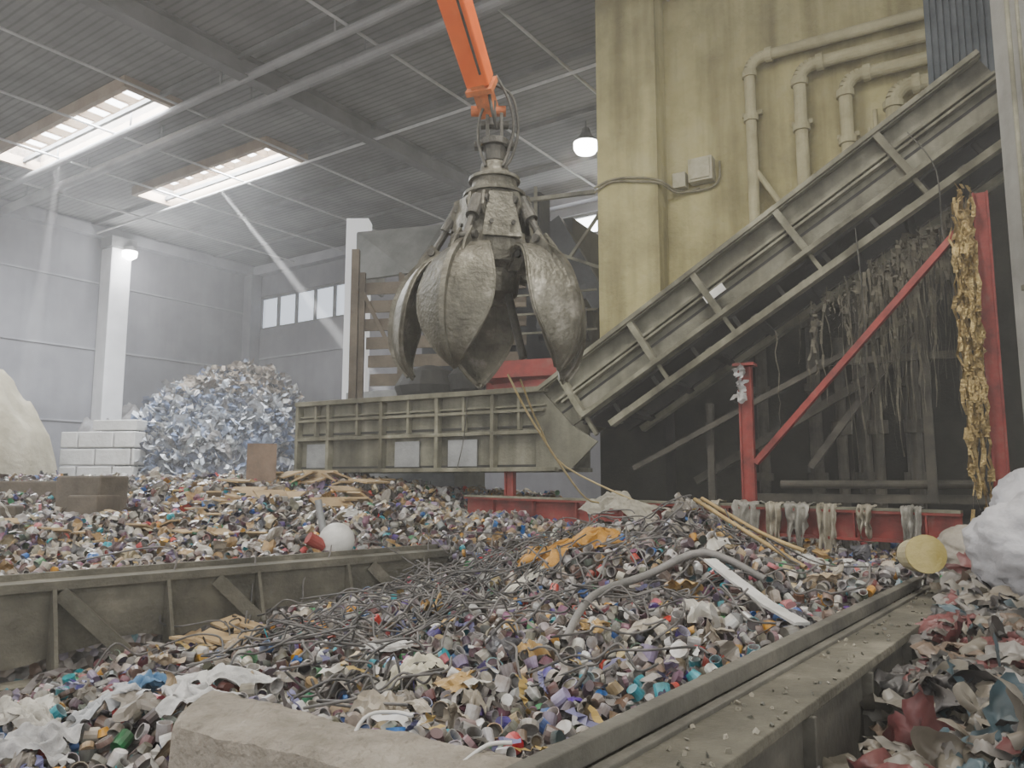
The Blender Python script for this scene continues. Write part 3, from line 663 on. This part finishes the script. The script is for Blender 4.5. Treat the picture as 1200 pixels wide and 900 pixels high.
for k,ch in enumerate(np.array_split(rng.permutation(n),5)):
    V,F=T_strip(10,40+k); V=V*[1,1,.4]; c=np.array([(.55,.55,.53),(.10,.09,.09),(.45,.32,.1),(.3,.28,.26),(.15,.15,.3)])[rng.integers(0,5,len(ch))]
    I.add(V,F,np.stack([x,y,z],1)[ch],rotm(len(ch),.15),rng.uniform(.2,.5,len(ch)),c[:,None].repeat(len(V),1))
I.done('paper_and_film_scraps',M['sheet'],parent=WP)
sp=[]
def wig(x,y,L,a,k=7,am=.12,lift=.10):
    pts=[]
    for i in range(k):
        xx=x+math.cos(a)*L*i/k; yy=y+math.sin(a)*L*i/k; pts.append((xx,yy,float(zf(xx,yy)[0])+lift+abs(random.gauss(0,am))*.6)); a+=random.gauss(0,.35)
    return pts
for i in range(135):
    x,y=random.gauss(-.8,.85),random.uniform(5.8,10.5)
    if (x-LBa[0])*lbn[0]+(y-LBa[1])*lbn[1]<.5: continue
    sp.append(wig(x,y,random.uniform(.6,1.8),random.uniform(0,6.3)))
for i in range(100):
    x,y=random.uniform(-1.5,2.4),random.uniform(4.5,9)
    if sides(x,y)[0]>-.6: continue
    sp.append(wig(x,y,random.uniform(.5,1.2),random.uniform(0,6.3)))
curve('cable_tangle',sp,.008,grime('grey_cable',(.03,.03,.03),(.16,.15,.14),3,.6))
def zz(x,y): return float(zf(x,y)[0])
def path(pts,lift=.1): return [(x,y,zz(x,y)+lift+(l if l else 0)) for x,y,l in pts]
curve('bent_plastic_pipe',[path([(.35,5.4,.02),(.6,6.0,.12),(1.1,6.5,.18),(1.6,6.6,.12),(2.0,6.3,.03)],.08)],.032,grime('grey_pipe',(.11,.11,.10),(.20,.19,.18),3,.6))
g=G(); pp=[Vector(p) for p in path([(1.62,6.5,.1),(1.7,6.1,.08),(1.82,5.7,.05),(1.9,5.25,.02)],.1)]
for a_,b_2 in zip(pp,pp[1:]): g.bar(a_,b_2,.11,.02)
g.done('white_plastic_strip',M['white'])
curve('yellow_strap',[path([(1.9,8.2,.05),(2.2,7.8,.08),(2.4,7.4,.06),(2.55,6.9,.03)],.10),path([(2.0,8.3,.08),(2.45,7.8,.1),(2.7,7.3,.08)],.10)],.022,grime('ochre_strap',(.28,.2,.08),(.42,.30,.13),4,.7))
def sheetobj(name,c,size,col,seed,rot=(0,0,0),n=26,k=7,drape=True,mat=None,parent=None):
    V,F=T_grid(n,k,seed,24); V=V*np.array(size); Rm=np.array(Matrix.Rotation(rot[2],3,'Z')@Matrix.Rotation(rot[1],3,'Y')@Matrix.Rotation(rot[0],3,'X')); V=V@Rm.T
    V=V+np.array([c[0],c[1],0])
    V[:,2]+= (zf(V[:,0],V[:,1])+.11 if drape else 0)+c[2]
    o=G().add(V.tolist(),F).done(name,mat or grime(name+'_mat',tuple(q*.6 for q in col),col,7,.55,bump=.5,bscale=14),parent,smooth=True); return o
sheetobj('orange_tarp_scrap',(.55,8.0,.0),(.85,.6,.45),(.50,.25,.03),3,(0,0,.5),30,12)
sheetobj('white_film_scrap',(-.95,5.9,.0),(.4,.2,.2),(.62,.62,.60),4,(0,0,.2),20,9)
sheetobj('white_film_scrap',(.05,7.4,0),(.6,.22,.2),(.55,.53,.45),5,(0,0,.9),20,9)
sheetobj('white_film_scrap',(-.6,4.9,.02),(.3,.2,.4),(.58,.55,.42),6,(0,0,.1),20,9)
sheetobj('white_film_scrap',(-1.95,5.15,.02),(.55,.28,.3),(.58,.58,.56),8,(0,0,.1),36,16)
sheetobj('white_film_scrap',(-2.3,4.55,.02),(.35,.25,.3),(.50,.52,.54),9,(0,0,.6),36,16)
sheetobj('blue_film_scrap',(-2.2,4.85,.03),(.3,.16,.3),(.08,.20,.36),10,(0,0,.6),26,14)
sheetobj('white_film_scrap',(-2.45,4.15,.03),(.4,.28,.3),(.45,.45,.45),12,(0,0,.3),36,16)
sheetobj('white_film_scrap',(-1.75,4.55,.04),(.38,.26,.3),(.58,.58,.57),13,(0,0,.3),36,16)
sheetobj('white_film_scrap',(-2.75,4.6,.03),(.4,.2,.3),(.5,.48,.42),15,(0,0,-.3),36,16)
sheetobj('canvas_bundle',(1.6,11.1,.30),(1.1,.5,.6),(.36,.34,.27),11,(.3,0,-.6),30,14)
bd=(B1-B0).normalized(); bn=Vector((bd.y,-bd.x,0)); 
if bn.y>0: bn=-bn
hf_e=empty('draped_plastic_film'); hmats=[grime('film_grey',(.14,.135,.115),(.32,.31,.27),6,.5),grime('film_tan',(.2,.18,.13),(.4,.37,.29),6,.6)]
for i,(t,wd_,ln) in enumerate([(.66,.40,.55),(.71,.22,.85),(.75,.36,.45),(.80,.26,.7),(.55,.3,.35),(.60,.16,.6),(.93,.25,.5),(.86,.2,.3)]):
    vs=[];nu,nv=20,14
    for a_i in range(nu+1):
        for b_i in range(nv+1):
            u=a_i/nu; v=b_i/nv; q=B0.lerp(B1,t)+bd*((u-.5)*wd_*(1-.35*v)+.03*noise.noise(Vector((u*3,v*6,i*7)))); wv=.03*math.sin(u*17+i*2+v*2)+.05*noise.noise(Vector((u*6,v*5,i)))
            if v<.3: p_=q+bn*(-.14+v/.3*.30)+Vector((0,0,.225+abs(wv)*.8))
            else:
                vv=(v-.3)/.7; p_=q+bn*(.16+wv*1.5)+Vector((0,0,.22-vv*ln*(1+.35*math.sin(u*9+i))))
            vs.append(p_)
    G().add(vs,[(a*(nv+1)+b,(a+1)*(nv+1)+b,(a+1)*(nv+1)+b+1,a*(nv+1)+b+1) for a in range(nu) for b in range(nv)]).done('sheet',hmats[i%2],hf_e,smooth=True)
bu=empty('marker_buoy'); c=Vector((-1.95,8.8,-.66))
def sphere(g,c,r,n=20,k=12,sq=1):
    vs=[];
    for i in range(k+1):
        a=math.pi*i/k
        for j in range(n): t=2*math.pi*j/n; vs.append(Vector(c)+Vector((r*math.sin(a)*math.cos(t),r*math.sin(a)*math.sin(t),r*sq*math.cos(a))))
    return g.add(vs,[(i*n+j,(i+1)*n+j,(i+1)*n+(j+1)%n,i*n+(j+1)%n) for i in range(k) for j in range(n)])
sphere(G(),c,.2).done('ball',M['white'],bu,smooth=True)
G().cyl(c+Vector((-.12,-.12,-.05)),c+Vector((-.26,-.22,.05)),.07).done('red_cap',M['red'],bu)
G().cyl(c+Vector((-.15,0,.1)),c+Vector((-.22,0,.45)),.04).done('neck',M['plate'],bu)
cb=empty('cardboard_scraps'); g=G()
for i in range(26):
    x,y=random.uniform(-4.8,-2.2),random.uniform(11.5,14.3); 
    Mx=Matrix.Translation((x,y,zz(x,y)+.1))@Matrix.Rotation(random.uniform(0,6),4,'Z')@Matrix.Rotation(random.uniform(-.6,.6),4,'X')
    g.box((0,0,0),(random.uniform(.2,.8),random.uniform(.2,.45),.03),Mx)
for i in range(26):
    x,y=random.uniform(-6.5,-2.8),random.uniform(8.8,12); 
    Mx=Matrix.Translation((x,y,zz(x,y)+.06))@Matrix.Rotation(random.uniform(0,6),4,'Z')@Matrix.Rotation(random.uniform(-.5,.5),4,'X')
    g.box((0,0,0),(random.uniform(.15,.4),random.uniform(.1,.3),.02),Mx)
for i in range(12):
    x,y=random.uniform(-2.9,-2.2),random.uniform(6.7,7.3); 
    Mx=Matrix.Translation((x,y,zz(x,y)+.12))@Matrix.Rotation(random.uniform(0,6),4,'Z')@Matrix.Rotation(random.uniform(-.5,.5),4,'X')
    g.box((0,0,0),(random.uniform(.15,.4),random.uniform(.1,.3),.02),Mx)
g.done('sheets',grime('cardboard',(.26,.18,.09),(.46,.34,.18),2,.9),cb)
G().box((-4.45,13.9,.28),(.5,.3,.75),rot=.3).done('rusty_box_end',grime('rust',(.12,.085,.06),(.24,.17,.12),3,.8),cb)
# ------------------------------------------------------------ beams and curb
def P3(xy,z): return Vector((xy[0],xy[1],z))
lb=empty('steel_pit_beam'); g=G()
a=LBa-lbd*3.5; b=LBb+lbd*.05
def o2(p,off): return p+lbn*off
g.bar(P3(o2(a,.0),-.84),P3(o2(b,.0),-.84),.34,.07); g.bar(P3(o2(a,.1),-1.2),P3(o2(b,.1),-1.2),.05,.7); g.bar(P3(o2(a,.16),-1.57),P3(o2(b,.16),-1.57),.5,.06)
g.bar(P3(o2(a,-.12),-.78),P3(o2(b,-.12),-.78),.05,.05)
for t in (-.6,.35,1.25,2.1,3.1,4.1):
    p=LBa+lbd*t; g.poly([P3(p+lbn*.1,-.86),P3(p+lbn*.17,-.86),P3(p+lbn*.38,-1.5),P3(p+lbn*.1,-1.5)],.03,nrm=(lbd[0],lbd[1],0))
for t in (.4,1.7,3.4):
    p=LBa+lbd*t; g.bar(P3(p+lbn*.14,-.9),P3(p+lbn*.35+lbd*.55,-1.5),.05,.12)
g.done('i_section',M['beam'],lb)
rbm=empty('steel_rail_beam'); g=G()
a=RBa-rbd*2; b=RBb+rbd*.15
def o3(p,off): return p+rbn*off
g.bar(P3(o3(a,.20),-.955),P3(o3(b,.20),-.955),.40,.05)
g.done('flange',M['beam'],rbm,bevel=.006)
g=G()
g.bar(P3(o3(a,.03),-.88),P3(o3(b,.03),-.88),.07,.08); g.bar(P3(o3(a,.11),-.925),P3(o3(b,.11),-.925),.05,.03)
g.bar(P3(o3(a,.34),-1.3),P3(o3(b,.34),-1.3),.05,.7); g.bar(P3(o3(a,.3),-1.65),P3(o3(b,.3),-1.65),.5,.05); g.bar(P3(o3(a,.02),-1.25),P3(o3(b,.02),-1.25),.05,.7)
for t in np.linspace(.4,5.2,6): p=RBa+rbd*t; g.bar(P3(o3(p,.36),-1.6),P3(o3(p,.36),-.98),.12,.03,up=(rbd[0],rbd[1],0))
g.done('rail_and_web',grime('dark_rail',(.05,.048,.04),(.11,.105,.085),2,.8,c3=(.17,.16,.13)),rbm,bevel=.006)
I=Inst(); n=110; tt=rng.uniform(0,5.4,n); oo=rng.uniform(.14,.39,n); P_=RBa[None]+rbd[None]*tt[:,None]+rbn[None]*oo[:,None]
V,F=T_cup(5,.5,.4,.5,.5); I.add(V,F,np.concatenate([P_,np.full((n,1),-.925)],1),rotm(n,1),rng.uniform(.006,.035,(n,3)),np.array([(.2,.19,.15),(.3,.28,.22),(.1,.1,.08)])[rng.integers(0,3,n)][:,None].repeat(len(V),1)); I.done('debris',M['sheet'],parent=rbm)
def curb():
    n=110; prof=[(-.02,-2.4),(-.02,-1.20),(-.01,-1.12),(.02,-1.09),(.10,-1.08),(.2,-1.08),(.30,-1.08),(.39,-1.09),(.425,-1.115),(.435,-1.16),(.44,-1.35),(.45,-1.6),(.45,-2.4)]
    vs=[];fs=[];m=len(prof); Ln=3.0
    for i in range(n+1):
        for (o,z) in prof:
            st=max(o,0)*.75
            p=CUa+cud*(st+(Ln-st)*i/n)+cun*o; q=Vector((p[0],p[1],z)); nz=noise.noise_vector(q*3)*.022+noise.noise_vector(q*11)*.010+noise.noise_vector(q*30)*.004
            if i<2: q.z-= (2-i)*.012
            vs.append(q+nz)
    for i in range(n):
        for j in range(m-1): fs.append((i*m+j,(i+1)*m+j,(i+1)*m+j+1,i*m+j+1))
    fs.append(tuple(range(m))[::-1]); 
    return G().add(vs,fs).done('concrete_curb',M['conc'],smooth=False)
curb()
curve('white_rope',[[(-.80,3.45,-1.5),(-.72,3.5,-1.2),(-.66,3.62,-1.05),(-.55,3.72,-1.05),(-.45,3.7,-1.06)],[(-.2,3.2,-1.1),(-.1,3.3,-1.06),(.0,3.3,-1.05)]],.009,M['white'])
lm=empty('rusted_machine_part'); g=G()
g.box((-6.2,11.6,-.2),(.9,.5,.55),rot=-.4); g.box((-6.0,11.3,-.45),(.5,.5,.5),rot=-.2); g.bar((-9.5,12.6,-.15),(-7.2,13.0,-.15),.4,.3); g.box((-6.9,10.6,-.5),(.5,.4,.35),rot=.3)
g.done('housing',grime('rusty_dark',(.06,.05,.035),(.14,.115,.085),2,.8),lm,bevel=.03)
# ------------------------------------------------------------ far film pile
FH=empty('plastic_film_heap')
hc=(-10.5,28.9); hr=(3.6,3.1)
_,hf=mound('core',hc[0],hc[1],hr[0],hr[1],FZ,3.35,grime('heap_core',(.08,.09,.13),(.25,.27,.33),1,.8),amp=.8,pw=3.4,sc=.45,parent=FH)
I=Inst(); n=3200; uu=rng.uniform(0,2*math.pi,n); rr=np.sqrt(rng.uniform(0,.99,n)); x=hc[0]+hr[0]*rr*np.cos(uu); y=hc[1]+hr[1]*rr*np.sin(uu)
z=np.array([hf(a,b) for a,b in zip(x,y)])+rng.uniform(-.15,.2,n)
cols=np.array([(.55,.59,.66),(.26,.32,.45),(.11,.15,.26),(.36,.39,.44),(.62,.65,.70),(.05,.06,.10),(.26,.25,.25),(.44,.46,.50)])
for k,ch in enumerate(np.array_split(np.arange(n),8)):
    V,F=(T_grid(8,6,50+k,18) if k<4 else T_strip(14,70+k))
    c=cols[rng.integers(0,8,len(ch))]; br=(z[ch]>2.9)[:,None]; c=np.where(br&(rng.random((len(ch),1))<.65),np.array([.24,.20,.16]),c)
    cc=c[:,None].repeat(len(V),1)*(1+.4*np.sign(np.sin(V[:,0]*32))[None,:,None]*(rng.random((len(ch),1,1))<.4)); 
    sc=rng.uniform(.3,.9,(len(ch),3)) if k<4 else rng.uniform(1.0,2.2,(len(ch),3))
    I.add(V,F,np.stack([x,y,z],1)[ch],rotm(len(ch),.8),sc,np.clip(cc,.02,.85))
I.done('film',M['sheet'],parent=FH)
mound('mixed_rubble_heap',-15.6,30.4,2.6,2.2,FZ,2.6,grime('rubble',(.10,.09,.09),(.25,.24,.24),3,.9,c3=(.36,.36,.38)),amp=.9,sc=1.6,pw=2.2)
# ------------------------------------------------------------ right foreground rag pile
RG=empty('rag_and_film_heap')
RP=np.array([(1.3,2.6,-1.25),(1.48,3.2,-1.12),(1.85,3,-1.02),(2.3,4.2,-1.0),(2.5,5,-.98),(3.5,5.5,-.85),(3.3,4.6,-.82),(3.0,6.0,-.95),(3.6,6.4,-.8),(4.2,6.5,-.7),(4.0,5.0,-.7),(2.6,3.2,-.9),(3.2,3.6,-.8),(1.2,3.3,-1.45),(1.6,4,-1.4),(2.2,4.8,-1.3)])
xs=np.arange(.6,6,.08); ys=np.arange(1.8,8.2,.08); X,Y=np.meshgrid(xs,ys,indexing='ij'); x=X.ravel();y=Y.ravel(); z=idw(RP,x,y)
rb,ral=sides(x,y); z+=.05*np.sin(x*6+y*3)*np.sin(y*7-x*2)
nx,ny=len(xs),len(ys); i,j=np.meshgrid(np.arange(nx-1),np.arange(ny-1),indexing='ij'); a=(i*ny+j).ravel(); F=np.stack([a,a+ny,a+ny+1,a+1],1); keep=rb[F].min(1)>.36; F=F[keep]
G().add(np.stack([x,y,z],1).tolist(),F.tolist()).done('core',grime('rag_core',(.06,.055,.05),(.18,.17,.155),6,.9),RG,smooth=True)
I=Inst(); n=2900; x=rng.uniform(.9,5,n); y=rng.uniform(2.3,7.3,n); rb,_=sides(x,y); m=rb>.52; x=x[m];y=y[m]; n=len(x); z=idw(RP,x,y)+rng.uniform(-.06,.05,n)
cols=np.array([(.19,.175,.14),(.12,.11,.10),(.24,.23,.215),(.15,.11,.08),(.06,.10,.12),(.15,.05,.05),(.07,.066,.066),(.20,.18,.145),(.16,.155,.145),(.10,.097,.09),(.21,.20,.175),(.04,.04,.04)])
for k,ch in enumerate(np.array_split(rng.permutation(n),9)):
    V,F=(T_grid(14,14,80+k,40) if k<5 else T_strip(18,90+k)); c=cols[rng.integers(0,12,len(ch))]; sc=rng.uniform(.14,.36,(len(ch),1))*rng.uniform(.8,1.2,(len(ch),3)) if k<5 else rng.uniform(.2,.6,(len(ch),3))
    I.add(V,F,np.stack([x,y,z],1)[ch],rotm(len(ch),.2 if k<5 else .8),sc,c[:,None].repeat(len(V),1))
I.done('rags',M['sheet'],smooth=True,parent=RG)
def bag(name,c,r,seed,mat):
    vs=[];n=64;k=40
    for i in range(k+1):
        a=math.pi*i/k
        for j in range(n):
            t=2*math.pi*j/n; d=Vector((math.sin(a)*math.cos(t),math.sin(a)*math.sin(t),math.cos(a)))
            q=d*1.8+Vector((seed,0,0)); w=noise.noise_vector(q*1.5)*.5
            f=1+.16*noise.noise(q)-.10*abs(noise.noise(q*2.2+w))-.10*abs(noise.noise(q*4.5+w*2))-.06*abs(noise.noise(q*9+w*3))
            vs.append(Vector(c)+Vector((d.x*r[0],d.y*r[1],d.z*r[2]))*f)
    G().add(vs,[(i*n+j,(i+1)*n+j,(i+1)*n+(j+1)%n,i*n+(j+1)%n) for i in range(k) for j in range(n)]).done(name,mat,smooth=True)
bm=grime('bag_film',(.28,.28,.295),(.42,.42,.44),3,.5,0,.35,10)
bag('white_waste_bag',(3.88,5.75,-.50),(.56,.45,.42),1,bm); bag('white_waste_bag',(4.55,6.6,-.25),(.5,.45,.38),5,bm); bag('white_waste_bag',(4.4,7.5,-.66),(.40,.4,.25),9,grime('bag_tan',(.22,.2,.16),(.34,.31,.26),3,.6))
bk=empty('paint_bucket'); g=G(); cM=Vector((3.38,6.55,-.62))
g.cyl(cM+Vector((0,.14,0)),cM+Vector((-.03,-.12,.03)),.13,.15,20); g.done('body',grime('cream_bucket',(.36,.32,.18),(.46,.41,.26),4,.6),bk); 
G().cyl(cM+Vector((-.03,-.12,.03)),cM+Vector((-.035,-.15,.035)),.155,n=20).done('lid',grime('yellow_lid',(.34,.28,.08),(.44,.37,.15),4,.5),bk)
g=G()
for i in range(30):
    x=6.16+random.uniform(-.14,.10); zt=random.uniform(2.9,3.8); L=random.uniform(1.6,4.1); prev=None; y=-.42+random.uniform(-.05,.05)
    for k in range(24):
        z=zt-L*k/23; q=CM@Vector((x+random.gauss(0,.02),y+random.gauss(0,.025),z)); 
        if prev is not None:
            w=Vector((random.uniform(.004,.028),random.uniform(-.02,.02),0)); g.add([prev-w,prev+w,q+w,q-w],[(0,1,2,3)])
        prev=q
g.done('gold_foil_strips',M['gold'])
g=G()
for i in range(230):
    x=random.gauss(5.5,.55); 
    if x>6.15 or x<3.4: continue
    zt=.62*x-.2+random.uniform(-.25,.1); L=random.uniform(.2,1.0)**2*2.6+.1; prev=None; dx=0; wd0=random.choice((.008,.015,.045))
    for k in range(12):
        dx+=random.gauss(0,.018); z=zt-L*k/11; q=CM@Vector((x+dx,.1+random.gauss(0,.04),z))
        if prev is not None: w=Vector((random.uniform(.2,1)*wd0*(1-k/13),0,0)); g.add([prev-w,prev+w,q+w,q-w],[(0,1,2,3)])
        prev=q
g.done('hanging_dust_rags',grime('dusty_rag',(.04,.037,.026),(.13,.12,.085),4,.9))
curve('steel_rope',[[(-.05,8.5+.6,1.25),(.25,9.3,.7),(.9,10.4,-.15),(1.2,10.9,-.3)],[(.1,9.2,1.2),(.35,10,.7),(.75,11,.2),(1.9,11.2,-.35)]],.013,grime('ochre_rope',(.38,.30,.14),(.52,.42,.22),4,.8))
curve('thin_cables',[[(-.75,13,1.4),(-.8,12.9,.7),(-.9,12.8,.2)],[CM@Vector(p) for p in((4.9,-.2,3.4),(4.95,-.2,2.2),(4.9,-.1,1.0))],[CM@Vector(p) for p in((5.6,-.2,4.6),(5.9,-.25,4.0),(5.95,-.3,3.0),(6.3,-.3,3.3))]],.009,M['grapd'])
I=Inst(); V,F=T_grid(12,8,77,20); n=3; I.add(V,F,np.array([CM@Vector((3.30,-.22,z)) for z in(1.55,1.35,1.2)]),rotm(n,.8),np.array([(.2,.16,.3)]*3),np.full((n,len(V),3),.42)); I.done('film_on_post',M['sheet'],smooth=True)
for o in TOP: o.location.z+=EYE
# ------------------------------------------------------------ world + camera
w=bpy.data.worlds.new('sky'); S.world=w; w.use_nodes=True; bg=w.node_tree.nodes['Background']; bg.inputs[0].default_value=(1,.985,.96,1); bg.inputs[1].default_value=2.0
cam=bpy.data.cameras.new('camera'); cam.lens=912/1200*36; cam.sensor_width=36; cam.clip_end=200
co=bpy.data.objects.new('camera',cam); S.collection.objects.link(co); co.location=(0,0,EYE); co.rotation_euler=(math.radians(90+7.1),0,0); S.camera=co
